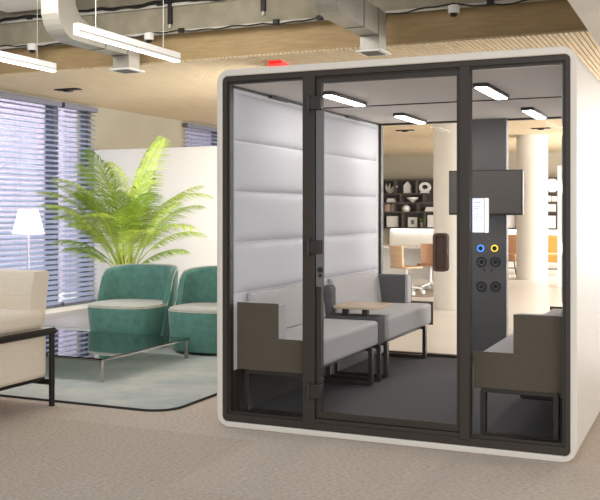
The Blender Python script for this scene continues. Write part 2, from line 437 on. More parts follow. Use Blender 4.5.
# ------------------------------------------------------------------ pendants
def pendant(x, y0, y1, z, label):
    t = athing('linear_pendant', label, 'pendant lamp', (x, (y0+y1)/2, z), 'white linear pendants')
    obj('housing', B((x-.03, x+.03, y0, y1, z+.010, z+.085)), 'white_metal', t, bev=.003)
    obj('trim_line', B((x+.0302, x+.033, y0, y1, z+.026, z+.031)), 'duct_seam', t)
    obj('diffuser', B((x-.026, x+.026, y0+.005, y1-.005, z, z+.0115)), 'pendant_glow', t)
    for yy in (y0+.25, y1-.25):
        bm = bmesh.new(); tube(bm, [(x, yy, z+.085), (x, yy, 3.655)], .002, 5); obj('wire', bm, 'white_metal', t)
pendant(-4.50, 5.88, 7.38, 2.75, 'white linear pendant lamp above the green chairs')
pendant(-5.93, 5.2, 7.40, 2.75, 'white linear pendant lamp cut by the left picture edge')

# ------------------------------------------------------------------ the pod
X0, X1, YF, YB = -2.903, -.672, 5.235, 8.28
XC = (X0+X1)/2
pod = athing('office_pod', 'large glass fronted office booth with white shell and black frame', 'office booth', (XC, 6.75, 0))
bm = bmesh.new()
ring_prism(bm, rrect(X0, X1, .001, 2.283, .085, 8), rrect(X0+.036, X1-.036, .037, 2.240, .034, 8), XZ(YF), XZ(YB))
obj('shell', bm, 'shell', pod, bev=.006)
bm = bmesh.new()
ring_prism(bm, rrect(X0+.0365, X1-.0365, .0375, 2.2395, .0335, 8), rrect(X0+.064, X1-.064, .083, 2.205, .008, 8), XZ(YF+.012), XZ(YF+.07))
obj('front_frame', bm, 'dark_frame', pod, bev=.003)
bm = bmesh.new()
ring_prism(bm, rrect(X0+.060, X1-.060, .078, 2.209, .008, 4), rrect(X0+.080, X1-.080, .10, 2.193, .006, 4), XZ(YF+.03), XZ(YF+.08))
obj('glazing_bead', bm, 'dark_metal', pod)
for xa, xb in ((-2.307, -2.226), (-1.326, -1.264)):
    obj('mullion', B((xa, xb, YF+.008, YF+.078, .07, 2.21)), 'dark_frame', pod, bev=.004)
obj('front_glass', B((-2.83, -2.307, YF+.045, YF+.053, .10, 2.19)), 'clear_glass', pod)
obj('front_glass', B((-1.264, -.745, YF+.045, YF+.053, .10, 2.19)), 'clear_glass', pod)
obj('floor_panel', B((X0+.04, X1-.04, YF+.03, YB-.02, .0385, .06)), 'pod_carpet', pod)
obj('threshold', B((-2.226, -1.326, YF+.010, YF+.08, .0835, .107)), 'dark_frame', pod, bev=.003)
obj('ceiling_panel', B((X0+.04, X1-.04, YF+.075, YB-.01, 2.19, 2.235)), 'pod_ceiling', pod)
obj('ceiling_joint', B((-2.83, -.745, 6.745, 6.775, 2.184, 2.19)), 'dark_metal', pod)
obj('wall_lining', B((X0+.037, -2.83, YF+.08, YB-.03, .06, 2.19)), 'pod_wall', pod)
obj('wall_lining', B((-.745, X1-.037, YF+.08, YB-.03, .06, 2.19)), 'pod_wall', pod)
def pad(y0, y1, z0, z1, side):
    bm = bmesh.new(); nu, nv = 22, 12; g = []
    for i in range(nu+1):
        row = []
        for j in range(nv+1):
            # cluster towards the edges
            u = .5-.5*math.cos(PI*i/nu); v = .5-.5*math.cos(PI*j/nv)
            y = y0+(y1-y0)*u; z = z0+(z1-z0)*v
            ed = min(min(y-y0, y1-y), min(z-z0, z1-z))
            d = .03*(1-math.exp(-max(ed, 0)/.016))
            xx = -2.83+d if side < 0 else -.745-d
            row.append(bm.verts.new((xx, y, z)))
        g.append(row)
    for i in range(nu):
        for j in range(nv): bm.faces.new((g[i][j], g[i+1][j], g[i+1][j+1], g[i][j+1]))
    ext = bmesh.ops.extrude_face_region(bm, geom=bm.faces[:])
    for v in ext['geom']:
        if isinstance(v, bmesh.types.BMVert): v.co.x = (-2.832 if side < 0 else -.743)
    obj('padded_panel', bm, 'pad', pod, smooth=True)
zs = [(.845, 1.170), (1.180, 1.500), (1.510, 1.828), (1.838, 2.150)]
for side in (-1, 1):
    for z0, z1 in zs:
        pad(5.325, 6.745, z0, z1, side); pad(6.765, 8.12, z0, z1, side)
for xa in (-2.8295, -.7595): obj('kick_panel', B((xa, xa+.014, YF+.09, YB-.06, .061, .35)), 'dark_metal', pod)
obj('cornice', B((-2.83, -2.818, YF+.08, YB-.06, 2.175, 2.19)), 'dark_metal', pod)
for y0, y1 in ((5.84, 6.15), (7.33, 7.66)):
    obj('air_vent', B((-2.83, -2.80, y0, y1, 2.168, 2.186)), 'button', pod, bev=.003)
# rear frame and glass
bm = bmesh.new()
ring_prism(bm, rrect(-2.83, -.745, .06, 2.19, .01, 2), rrect(-2.805, -.77, .085, 2.175, .005, 2), XZ(8.19), XZ(8.25))
obj('rear_frame', bm, 'dark_frame', pod)
obj('rear_glass', B((-2.805, -1.985, 8.215, 8.223, .085, 2.175)), 'clear_glass', pod)
obj('rear_glass', B((-1.638, -.77, 8.215, 8.223, .085, 2.175)), 'clear_glass', pod)
cp = obj('control_panel', B((-1.967, -1.640, 8.15, 8.24, .06, 2.19)), 'panel_grey', pod, bev=.004)
def disc_bm(cx, cy, cz, r, t, r2=None):
    bm = bmesh.new(); n = 20
    A = [(cx+r*math.cos(2*PI*k/n), cz+r*math.sin(2*PI*k/n)) for k in range(n)]
    if r2:
        Bp = [(cx+r2*math.cos(2*PI*k/n), cz+r2*math.sin(2*PI*k/n)) for k in range(n)]
        ring_prism(bm, A, Bp, XZ(cy-t), XZ(cy))
    else: prism(bm, A, XZ(cy-t), XZ(cy))
    return bm
for (px, py, kind) in ((480.7, 248.3, 'blue_glow'), (494.7, 248.3, 'yellow_glow'), (481.5, 262, 0), (495.3, 262, 0), (481.5, 286.5, 0), (495.5, 286.5, 0)):
    p = at(px, py, 8.15)
    if kind:
        s = sub('button', disc_bm(p.x, 8.15, p.z, .022, .008), 'button', cp)
        sub('button_ring', disc_bm(p.x, 8.15, p.z, .031, .010, .021), kind, cp, label='glowing blue ring' if kind[0] == 'b' else 'glowing yellow ring')
    else:
        s = sub('socket', disc_bm(p.x, 8.15, p.z, .046, .010, .033), 'button', cp, bev=.002)
        sub('socket_core', disc_bm(p.x, 8.15, p.z, .018, .006), 'cable', cp)
for px in (484.3, 491.5):
    p = at(px, 270.3, 8.15); sub('indicator', disc_bm(p.x, 8.15, p.z, .009, .004), 'cable', cp)
# door
door = obj('door', B((-2.222, -2.19, YF+.03, YF+.07, .11, 2.195), (-1.345, -1.33, YF+.03, YF+.07, .11, 2.195), (-2.19, -1.345, YF+.03, YF+.07, .11, .15), (-2.19, -1.345, YF+.03, YF+.07, 2.165, 2.195)), 'dark_frame', pod)
sub('door_glass', B((-2.19, -1.345, YF+.045, YF+.055, .15, 2.165)), 'clear_glass', door)
for za, zb in ((2.0, 2.08), (1.12, 1.20), (.235, .32)):
    a = obj('hinge', B((-2.262, -2.178, YF-.012, YF+.03, za, zb)), 'dark_metal', pod, bev=.004)
    bm = bmesh.new(); tube(bm, [(-2.262, YF-.012, za-.012), (-2.262, YF-.012, zb+.012)], .010, 10)
    sub('hinge_pin', bm, 'dark_metal', a, smooth=True)
lk = sub('lock_rail', B((-2.222, -2.168, YF+.018, YF+.03, .915, 2.0)), 'panel_grey', door, bev=.003)
sub('lock_cylinder', disc_bm(-2.19, YF+.018, 1.02, .017, .012), 'cable', door)
sub('lock_cylinder', disc_bm(-2.19, YF+.018, .985, .010, .010), 'cable', door)
# handle
bm = bmesh.new(); ring_prism(bm, rrect(-1.478, -1.392, 1.03, 1.252, .022), rrect(-1.462, -1.408, 1.046, 1.236, .012), XZ(YF-.005), XZ(YF+.045))
hd = sub('door_handle', bm, 'handle', door, bev=.003)
sub('handle_plate', B((-1.465, -1.405, YF+.028, YF+.044, 1.043, 1.239)), 'handle', door)
# shell back edge seen as outer sides: small roof vent block
# lamps inside the pod
lampdef = []
def pod_lamp(x, y, label):
    t = thing('pod_ceiling_lamp', label, 'ceiling lamp', (x-.03, y-.04, 2.161), 0, 'pod ceiling lamps')
    bm = bmesh.new(); prism(bm, rrect(-.052, .052, -.355, .355, .03), XY(.004), XY(.0285)); obj('lamp_body', bm, 'dark_frame', t, bev=.003)
    bm = bmesh.new(); prism(bm, rrect(-.038, .038, -.34, .34, .025), XY(-.001), XY(.0038)); obj('diffuser', bm, 'lamp_white', t)
    return t
for x, y, lb in ((-2.36, 6.22, 'slim lit ceiling lamp in the pod above the door hinges'), (-1.31, 6.22, 'slim lit ceiling lamp in the pod, front right one'),
             (-2.34, 7.74, 'slim lit ceiling lamp in the pod, rear left one'), (-1.29, 7.74, 'slim lit ceiling lamp in the pod, rear right one')):
    pod_lamp(x, y, lb)

# monitor on the rear wall
tv = athing('monitor', 'dark wall monitor mounted across the grey control panel', 'monitor', (-1.83, 8.08, 1.34))
obj('monitor_body', B((-2.13, -1.483, 8.06, 8.11, 1.345, 1.737)), 'tv_bezel', tv, bev=.005)
obj('monitor_screen', B((-2.118, -1.495, 8.053, 8.0595, 1.36, 1.727)), 'tv_black', tv)
obj('wall_mount', B((-1.88, -1.72, 8.11, 8.149, 1.45, 1.63)), 'dark_metal', tv)
# booking tablet on the front glass
tb = athing('tablet', 'bright white touch panel on the right glass of the pod', 'tablet', (-1.215, 5.30, 1.26))
obj('tablet_body', B((-1.263, -1.166, 5.292, 5.304, 1.255, 1.455)), 'white_metal', tb, bev=.003)
obj('tablet_screen', B((-1.259, -1.198, 5.289, 5.2915, 1.259, 1.451)), 'screen', tb)
obj('light_strip', B((-1.185, -1.171, 5.289, 5.2915, 1.259, 1.451)), 'lamp_shade', tb)
bm = B((-1.251, -1.206, 5.2885, 5.2889, 1.428, 1.433), (-1.251, -1.215, 5.2885, 5.2889, 1.405, 1.409), (-1.251, -1.22, 5.2885, 5.2889, 1.392, 1.396), (-1.251, -1.23, 5.2885, 5.2889, 1.379, 1.383), (-1.251, -1.206, 5.2885, 5.2889, 1.275, 1.279))
n = 24
for r1, r2 in ((.023, .020), (.009, .006)):
    ring_prism(bm, [(-1.2285+r1*math.cos(2*PI*k/n), 1.345+r1*math.sin(2*PI*k/n)) for k in range(n)], [(-1.2285+r2*math.cos(2*PI*k/n), 1.345+r2*math.sin(2*PI*k/n)) for k in range(n)], XZ(5.2875), XZ(5.2888))
obj('screen_graphics', bm, 'screen_ink', tb)['kind'] = 'stuff'
tb.location.y += .003

# ------------------------------------------------------------------ pod sofas (written for the left side at x from the wall, mirrored for the right)
def pod_sofa(side, y0, y1, arm, label):
    """side -1 left / +1 right; arm 'near' or 'far'"""
    def X(d): return (-2.828+d) if side < 0 else (-.747-d)     # d: distance from the side wall
    def bx(d0, d1, ya, yb, za, zb):
        a, b = sorted((X(d0), X(d1))); return (a, b, ya, yb, za, zb)
    t = athing('pod_sofa', label, 'sofa', (X(.3), (y0+y1)/2, .06), 'pod benches')
    ya, yb = (y0+.13, y1) if arm == 'near' else (y0, y1-.13)
    obj('seat', B(bx(.0, .515, y0+.012 if arm == 'near' else y0, y1 if arm == 'near' else y1-.012, .362, .548)), 'seat_grey', t, bev=.03, seg=4)
    bm = bmesh.new()
    poly = [(0.004, .55), (.085, .55), (.05, .80), (.04, .832), (.004, .838)]
    prism(bm, poly, lambda p: (X(p[0]), ya+.002, p[1]), lambda p: (X(p[0]), yb, p[1])); obj('backrest', bm, 'seat_grey', t, bev=.012, seg=3)
    if arm == 'near':
        obj('armrest', B(bx(.004, .292, y0+.012, y0+.128, .551, .782)), 'seat_grey', t, bev=.008)
        L = [(0.0, .352), (.525, .352), (.525, .562), (.295, .562), (.295, .787), (0.0, .787)]
        bm = bmesh.new(); prism(bm, L, lambda p: (X(p[0]), y0, p[1]), lambda p: (X(p[0]), y0+.0115, p[1])); obj('end_panel', bm, 'felt_dark', t, bev=.003)
        yl = y0+.045
    else:
        obj('armrest', B(bx(.004, .30, y1-.128, y1-.012, .551, .80)), 'felt_charcoal', t, bev=.004)
        obj('arm_edge', B(bx(.301, .325, y1-.128, y1-.012, .551, .80)), 'seat_grey', t, bev=.004)
        L = [(0.0, .352), (.525, .352), (.525, .562), (.325, .562), (.325, .80), (0.0, .80)]
        bm = bmesh.new(); prism(bm, L, lambda p: (X(p[0]), y1-.0115, p[1]), lambda p: (X(p[0]), y1, p[1])); obj('end_panel', bm, 'felt_dark', t, bev=.003)
        yl = y1-.1
    ys = [yl, y1-.06 if arm == 'near' else y0+.06]
    for yy in ys:
        bm = bmesh.new()
        a, b = sorted((X(.045), X(.49)))
        ring_prism(bm, rrect(a, b, .061, .351, .02, 3), rrect(a+.03, b-.03, .091, .325, .008, 3), XZ(yy-.028), XZ(yy+.028))
        obj('leg_frame', bm, 'dark_metal', t, bev=.002)
    obj('seat_rail', B(bx(.1, .14, ys[0] if ys[0] < ys[1] else ys[1], max(ys), .325, .360), bx(.40, .44, min(ys), max(ys), .325, .360)), 'dark_metal', t)
    return t
pod_sofa(-1, 5.372, 6.70, 'near', 'light grey bench sofa at the pod left, nearer one with brown end panel')
pod_sofa(-1, 6.93, 8.17, 'far', 'light grey bench sofa against the left pod wall beyond the small table')
pod_sofa(1, 5.372, 6.70, 'near', 'brown backed bench sofa at the right end of the pod front')
pod_sofa(1, 6.93, 8.17, 'far', 'grey bench sofa on the right pod wall, the farther one behind the brown end panel')
# side tables between the sofas
def pod_table(side, label):
    def X(d): return (-2.828+d) if side < 0 else (-.747-d)
    def bx(d0, d1, ya, yb, za, zb):
        a, b = sorted((X(d0), X(d1))); return (a, b, ya, yb, za, zb)
    t = athing('pod_table', label, 'side table', (X(.3), 6.82, .06), 'pod side tables')
    bm = bmesh.new()
    xs = sorted((X(.13), X(.50)))
    prism(bm, rrect(xs[0], xs[1], 6.70, 7.10, .03, 5), XY(.625), XY(.645)); obj('tabletop', bm, 'oak', t, bev=.003)
    obj('post', B(bx(.18, .225, 6.79, 6.835, .57, .625)), 'dark_metal', t); obj('post', B(bx(.345, .39, 6.79, 6.835, .57, .625)), 'dark_metal', t)
    obj('console', B(bx(.0, .50, 6.73, 6.90, .35, .57)), 'felt_charcoal', t, bev=.02, seg=3)
    bm = bmesh.new(); prism(bm, rrect(*sorted((X(.035), X(.11))), .56, .80, .035, 6), XZ(6.735), XZ(6.84)); obj('divider', bm, 'felt_charcoal', t, bev=.01)
    bm = bmesh.new(); a, b = sorted((X(.045), X(.49)))
    ring_prism(bm, rrect(a, b, .061, .349, .02, 3), rrect(a+.03, b-.03, .091, .32, .008, 3), XZ(6.80), XZ(6.84)); obj('leg_frame', bm, 'dark_metal', t, bev=.002)
pod_table(-1, 'small wooden topped table on dark posts between the left pod sofas')

# ------------------------------------------------------------------ rug
rx0, rx1, ry0, ry1 = -7.6, -3.385, 5.415, 8.9
rug = athing('rug', 'large pale blue-grey rug with dark edge under the green chairs', 'rug', (-5.5, 7, 0))
bm = bmesh.new(); prism(bm, rrect(rx0+.012, rx1-.012, ry0+.012, ry1-.012, .20, 10), XY(0.001), XY(.014)); obj('rug_pile', bm, 'rug', rug)
bm = bmesh.new(); ring_prism(bm, rrect(rx0, rx1, ry0, ry1, .21, 10), rrect(rx0+.012, rx1-.012, ry0+.012, ry1-.012, .20, 10), XY(.001), XY(.016)); obj('rug_border', bm, 'rug_border', rug)

# ------------------------------------------------------------------ glass coffee table
ct = athing('coffee_table', 'low glass coffee table with chrome legs on the pale rug', 'coffee table', (-5.3, 6.8, 0.014))
tx0, tx1, ty0, ty1 = -6.3, -4.43, 6.12, 7.47
obj('glass_top', B((tx0, tx1, ty0, ty1, .196, .206)), 'table_glass', ct)
bm = bmesh.new()
ring_prism(bm, rrect(tx0-.004, tx1+.004, ty0-.004, ty1+.004, .01, 2), rrect(tx0+.006, tx1-.006, ty0+.006, ty1-.006, .004, 2), XY(.184), XY(.195)); obj('rim', bm, 'chrome', ct)
for x in (tx0+.02, tx1-.02):
    for y in (ty0+.02, ty1-.02):
        obj('leg', B((x-.015, x+.015, y-.015, y+.015, .0145, .184)), 'chrome', ct, bev=.002)

# ------------------------------------------------------------------ green armchairs
def green_chair(x, y, rz, label):
    t = thing('tub_armchair', label, 'armchair', (x, y, .015), rz, 'green tub armchairs')
    n = 56
    def plan(th, a, b, k=3.0):
        c, s = math.cos(th), math.sin(th)
        return (a*math.copysign(abs(c)**(2/k), c), b*math.copysign(abs(s)**(2/k), s))
    # seat block: bowed sides, tapering foot
    bm = bmesh.new(); rings = []
    for z, s in ((.03, .86), (.06, .90), (.16, .95), (.30, .985), (.385, 1.0), (.405, .995), (.415, .975)):
        rings.append([bm.verts.new((p[0]*s, p[1]*s-.09, z)) for p in (plan(2*PI*k/n, .385, .36, 3.0) for k in range(n))])
    for A, Bq in zip(rings, rings[1:]):
        for k in range(n): bm.faces.new((A[k], A[(k+1) % n], Bq[(k+1) % n], Bq[k]))
    bm.faces.new(rings[0]); bm.faces.new(rings[-1]); obj('seat_base', bm, 'velvet', t, smooth=True)
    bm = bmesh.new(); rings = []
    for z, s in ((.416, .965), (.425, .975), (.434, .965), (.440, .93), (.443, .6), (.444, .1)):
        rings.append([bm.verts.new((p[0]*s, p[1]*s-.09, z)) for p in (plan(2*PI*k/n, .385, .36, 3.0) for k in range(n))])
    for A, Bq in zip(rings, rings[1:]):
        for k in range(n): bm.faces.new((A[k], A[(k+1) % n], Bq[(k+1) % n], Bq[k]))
    bm.faces.new(rings[0]); bm.faces.new(rings[-1]); obj('seat_cushion', bm, 'velvet_pale_sheen', t, smooth=True, label='seat top with velvet sheen in its paler colour')
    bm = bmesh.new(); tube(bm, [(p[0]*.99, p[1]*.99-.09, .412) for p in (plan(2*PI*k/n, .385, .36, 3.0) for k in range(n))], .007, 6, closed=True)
    obj('piping', bm, 'velvet_pale_sheen', t, smooth=True)
    # wrap-around backrest
    bm = bmesh.new(); m = 44; G = []
    for i in range(m+1):
        u = -1+2*i/m
        th = PI/2 + u*R(98)
        zt = .80 - .075*abs(u)**2.5 - (.05*max(0, abs(u)-.85)/.15)
        col = []
        for sgn in (1, 0):           # outer, inner
            rng = [.03, .12, .25, .40, .55, .68, zt-.03, zt-.005] if sgn else [zt-.005, zt-.03, .66, .55, .40, .25, .12, .03]
            for z in rng:
                fl = 1 + .05*(z/.8)
                if sgn == 1: a_, b_ = .425*fl-(.015 if z > zt-.01 else 0), .40*fl-(.015 if z > zt-.01 else 0)
                else: a_, b_ = .425*fl-.072+(.02 if z > zt-.01 else 0), .40*fl-.072+(.02 if z > zt-.01 else 0)
                # ends lean back with height
                lean = R(20)*(z/.8)**1.5*u*abs(u)**4
                p = plan(th-lean, a_, b_, 2.7)
                col.append(bm.verts.new((p[0]-.02, p[1]-.03, z)))
        G.append(col)
    L = len(G[0])
    for i in range(m):
        for j in range(L): bm.faces.new((G[i][j], G[i+1][j], G[i+1][(j+1) % L], G[i][(j+1) % L]))
    bm.faces.new(G[0]); bm.faces.new(G[-1]); o = obj('backrest', bm, 'velvet', t, smooth=True)
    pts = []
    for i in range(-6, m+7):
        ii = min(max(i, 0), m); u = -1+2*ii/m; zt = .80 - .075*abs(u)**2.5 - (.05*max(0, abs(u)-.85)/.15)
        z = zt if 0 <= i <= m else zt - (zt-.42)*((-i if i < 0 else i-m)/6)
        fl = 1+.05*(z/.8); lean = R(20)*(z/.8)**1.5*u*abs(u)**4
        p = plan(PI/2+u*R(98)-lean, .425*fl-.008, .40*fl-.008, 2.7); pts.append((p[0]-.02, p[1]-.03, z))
    bm = bmesh.new(); tube(bm, pts, .006, 6); obj('back_rim_highlight', bm, 'velvet_pale_sheen', t, smooth=True)  # edge highlights of the back rim, modelled as a thin pale tube
    bm = bmesh.new(); lathe(bm, [(.30, 0), (.30, .03)], 0, -.03, 28); obj('plinth', bm, 'black_metal', t)
    return t
green_chair(-5.40, 8.02, R(0), 'green velvet tub armchair in front of the palm')
green_chair(-4.455, 8.02, R(0), 'green velvet tub armchair partly hidden by the pod edge')

# ------------------------------------------------------------------ cream sofa at the left
sf = athing('lounge_sofa', 'cream fabric sofa on black metal frame cut by the left edge', 'sofa', (-4.9, 4.6, 0))
sx0, sx1, sy0, sy1 = -6.1, -4.302, 3.35, 5.298
bm = B((sx0, sx1, sy0, sy1, .205, .55)); obj('seat_base', bm, 'cream', sf, bev=.03, seg=4)
bm = B((sx0, sx1+.004, sy0, sy1-.03, .551, .69)); obj('seat_cushion', bm, 'cream', sf, bev=.045, seg=5)
bm = bmesh.new()
zz = [(.60, 5.135, 5.325), (.90, 5.19, 5.375), (.945, 5.205, 5.365), (.955, 5.235, 5.345)]
prism(bm, [(5.14, .55), (5.155, .775), (5.162, .782), (5.157, .789), (5.19, .94), (5.205, .955), (5.345, .955), (5.36, .94), (5.302, .55)], YZ(sx0), YZ(-4.335))
obj('armrest', bm, 'cream', sf, bev=.012, seg=3)
rr = .021
bm = bmesh.new()
tube(bm, [(-4.275, 3.2, .53), (-4.275, 5.335, .53)], rr+.004, 10); obj('side_bar', bm, 'black_metal', sf, smooth=True)
for y in (5.31, 3.3):
    bm = bmesh.new(); tube(bm, [(-4.275, y, .0005), (-4.275, y, .52)], rr, 10); obj('leg', bm, 'black_metal', sf, smooth=True)
bm = bmesh.new(); tube(bm, [(-4.275, 5.325, .165), (-6.0, 5.325, .165)], rr, 10); tube(bm, [(-4.36, 3.3, .185), (-4.36, 5.325, .185)], .012, 8); obj('under_rail', bm, 'black_metal', sf, smooth=True)
bm = bmesh.new(); tube(bm, [(-6.0, 5.325, .0005), (-6.0, 5.325, .19)], rr, 10); obj('leg', bm, 'black_metal', sf, smooth=True)

# ------------------------------------------------------------------ floor lamp
lx, ly = -7.06, 8.36
lp = athing('floor_lamp', 'slim floor lamp with glowing white tapered shade before the blinds', 'floor lamp', (lx, ly, .014))
bm = bmesh.new(); lathe(bm, [(.178, 1.125), (.105, 1.40)], lx, ly, 32, cap=False)
o = obj('lamp_shade', bm, 'lamp_shade', lp, smooth=True); s = o.modifiers.new('solid', 'SOLIDIFY'); s.thickness = .003
bm = bmesh.new(); tube(bm, [(lx, ly, .03), (lx, ly, 1.3)], .013, 10); obj('pole', bm, 'lamp_stem', lp, smooth=True)
bm = bmesh.new(); lathe(bm, [(.14, .015), (.14, .03), (.02, .04)], lx, ly, 28); obj('base', bm, 'lamp_stem', lp, smooth=True)
bm = bmesh.new(); lathe(bm, [(.01, 1.22), (.03, 1.25), (.033, 1.28), (.01, 1.32)], lx, ly, 14); obj('bulb', bm, 'lamp_white', lp, smooth=True)

# ------------------------------------------------------------------ palm
px_, py_ = -6.38, 9.30
palm = thing('potted_palm', 'tall feathery green palm behind the green armchairs', 'palm', (px_, py_, 0))
bm = bmesh.new(); lathe(bm, [(.15, 0), (.2, .05), (.23, .40), (.235, .42), (.215, .42), (.21, .38)], 0, 0, 28); obj('pot', bm, 'pot', palm, smooth=True)
bm = bmesh.new(); lathe(bm, [(.208, .36), (.208, .385)], 0, 0, 24); obj('soil', bm, 'soil', palm)
def frond(base, az, lean, length, droop, mname, llen, seed):
    rnd = random.Random(seed)
    bm = bmesh.new(); pts = []; N = 26
    p = Vector(base); el = PI/2-lean
    step = length/N
    side = Vector((-math.sin(az), math.cos(az), 0))
    dirs = []
    for i in range(N+1):
        t = i/N
        e = el - droop*t**1.9
        d = Vector((math.cos(az)*math.cos(e), math.sin(az)*math.cos(e), math.sin(e)))
        pts.append(p.copy()); dirs.append(d); p = p + d*step
    tube(bm, pts, [.0085*(1-.8*i/N) for i in range(N+1)], 6)
    NL = int(N*2.3)
    for i in range(NL):
        t = .30 + .70*i/NL
        k = min(N-1, int(t*N)); f = t*N-k
        q = pts[k].lerp(pts[k+1], f); d = dirs[k]
        nrm = side.cross(d).normalized()
        env = math.sin(PI*min(1, (t-.30)/.70*.86+.12))**.7
        for s in (-1, 1):
            l = llen*env*(.9+.2*rnd.random()); a = R(40+18*(1-t)+rnd.uniform(-9, 9))
            ld = (d*math.cos(a) + side*s*math.sin(a) + nrm*.22*(1-t)).normalized()
            w_ = .0060
            q1 = q + ld*l*.5; q2 = q1 + (ld + Vector((0, 0, -.55))).normalized()*l*.5
            wd = ld.cross(nrm).normalized()*w_
            lift = nrm*.002
            v = [bm.verts.new(q-wd*.4), bm.verts.new(q+wd*.4), bm.verts.new(q1+wd), bm.verts.new(q1-wd), bm.verts.new(q2)]
            bm.faces.new((v[0], v[1], v[2], v[3])); bm.faces.new((v[3], v[2], v[4]))
    me_o = obj('frond', bm, mname, palm)
    return me_o
K = 0
specs = []
rnd = random.Random(3)
# az measured in room axes; picture right is roughly az 24 deg, picture left 204 deg
RA, LA = 24, 204
FR = [(RA-8, 8, 1.50, .6), (RA+15, 3, 1.42, .7), (LA, 5, 1.40, .7), (LA-20, 14, 1.50, 1.0), (RA+10, 20, 1.36, 1.5), (LA+10, 24, 1.52, 1.25), (RA+30, 30, 1.2, 1.7),
      (LA+35, 34, 1.4, 1.4), (RA-25, 40, 1.1, 1.9), (LA-15, 40, 1.36, 1.2), (RA-5, 26, 1.38, 2.1), (LA-2, 30, 1.5, 1.6),
      (270, 16, 1.45, 1.1), (285, 34, 1.2, 1.7), (250, 26, 1.35, 1.5), (100, 15, 1.35, 1.2), (120, 30, 1.2, 1.6),
      (RA+5, 48, .95, 1.7), (LA+20, 50, 1.05, 1.5), (RA-35, 10, 1.50, .9), (LA-40, 6, 1.45, .8), (300, 24, 1.3, 1.5), (230, 38, 1.15, 1.5), (LA-5, 56, .85, 1.2), (RA, 58, .75, 1.3)]
for q in range(7): FR.append((rnd.uniform(180, 400), rnd.uniform(8, 44), rnd.uniform(.85, 1.15), rnd.uniform(.9, 1.9)))
for az, lean, ln, dr in FR:
    if 150 < az < 240: ln *= .86
    a = rnd.uniform(0, 2*PI); b = (.06*math.cos(a), .06*math.sin(a), .38)
    h = rnd.uniform(.20, .36)
    base = (b[0]+.3*h*math.cos(R(az))*math.sin(R(lean)), b[1]+.3*h*math.sin(R(az))*math.sin(R(lean)), .38+h)
    frond(base, R(az), R(lean*.8), ln*1.08, dr*.80, 'leaf' if K % 3 else 'leaf_deep', .35, K)
    if K % 3 == 0:
        bm = bmesh.new(); tube(bm, [(b[0], b[1], .38), (base[0], base[1], base[2]), (base[0]*1.2, base[1]*1.2, base[2]+.18)], [.021, .016, .010], 8)
        obj('stem', bm, 'stem_green', palm, smooth=True)
    K += 1

# ------------------------------------------------------------------ columns beyond the pod
for (px, py, lb) in ((455.5, 310, 'thick round pale column close behind the pod door handle'), (532, 280, 'round pale column farther back, right of the control panel')):
    a = (px-300)/930; s = 1.38*930/(py-211)+.2; d = (F_+a*R_)*s
    bm = bmesh.new(); lathe(bm, [(.31, 0), (.31, 2.899)], d.x, d.y, 48)
    o = obj('column', bm, 'column', smooth=True); tag(center_origin(o), lb, 'column')

# ------------------------------------------------------------------ wall shelves with things
def shelf_unit(xa, xb, label):
    t = athing('wall_shelf', label, 'shelf', ((xa+xb)/2, 24.45, .9), 'dark wall shelves')
    obj('back_panel', B((xa, xb, 24.56, 24.598, .9, 2.26)), 'shelf_dark', t)
    for z in (2.23, 1.845, 1.60, 1.345, .92):
        obj('shelf_board', B((xa, xb, 24.22, 24.56, z-.02, z+.02)), 'shelf_dark', t)
    k = xa
    for z0, z1, xs in ((1.865, 2.21, (.37, .99)), (1.62, 1.825, (.54, 1.19)), (1.365, 1.58, (.38, 1.02)), (.94, 1.325, (.60, 1.22))):
        for d in (0.01,)+xs+(xb-xa-.03,):
            if xa+d < xb: obj('divider', B((xa+d, xa+d+.02, 24.22, 24.56, z0, z1)), 'shelf_dark', t)
    return t
shelf_unit(-8.31, -6.3, 'dark wall shelf of ornaments seen through the pod door')
shelf_unit(-5.2, -3.0, 'dark wall shelf behind the farther column')
def ornament(bm, name, m, label, cat, smooth=True, group=None, bev=0):
    o = obj(name, bm, m, smooth=smooth, bev=bev); tag(center_origin(o), label, cat, group); return o
def pX(px): return at(px, 200, 24.42).x
def L_(prof, x, z0):
    bm = bmesh.new(); lathe(bm, [(r, z0+z) for r, z in prof], x, 24.385, 20); return bm
# top row
x = pX(390); bm = bmesh.new()
for i, (dx, dz, l) in enumerate(((-.1, .05, .26), (-.03, .08, .28), (.05, .06, .22), (.1, .03, .2))):
    tube(bm, [(x+dx*.3, 24.42, 1.868), (x+dx, 24.42, 1.868+l*.5), (x+dx*1.6+.05, 24.42, 1.868+l)], [.02, .045, .006], 8)
ornament(bm, 'leaf_sculpture', 'ornament', 'white leaf shaped ornament on the top shelf, leftmost', 'ornament')
x = pX(407.5); bm = bmesh.new(); prism(bm, [(x-.10, 1.867), (x+.10, 1.867), (x+.10, 2.08), (x, 2.19), (x-.10, 2.08)], XZ(24.38), XZ(24.48))
ornament(bm, 'house_ornament', 'ornament', 'white gabled house shaped ornament on the top shelf', 'ornament', smooth=False)
x = pX(425); bm = bmesh.new(); n = 24
ring_prism(bm, [(x+.16*math.cos(2*PI*k/n), 2.02+.14*math.sin(2*PI*k/n)) for k in range(n)], [(x+.09*math.cos(2*PI*k/n), 2.03+.06*math.sin(2*PI*k/n)) for k in range(n)], XZ(24.38), XZ(24.46))
box(bm, x-.12, x+.12, 24.37, 24.47, 1.867, 1.90)
ornament(bm, 'ring_sculpture', 'ornament', 'white ring shaped sculpture on the top shelf beside the column', 'ornament', smooth=False)
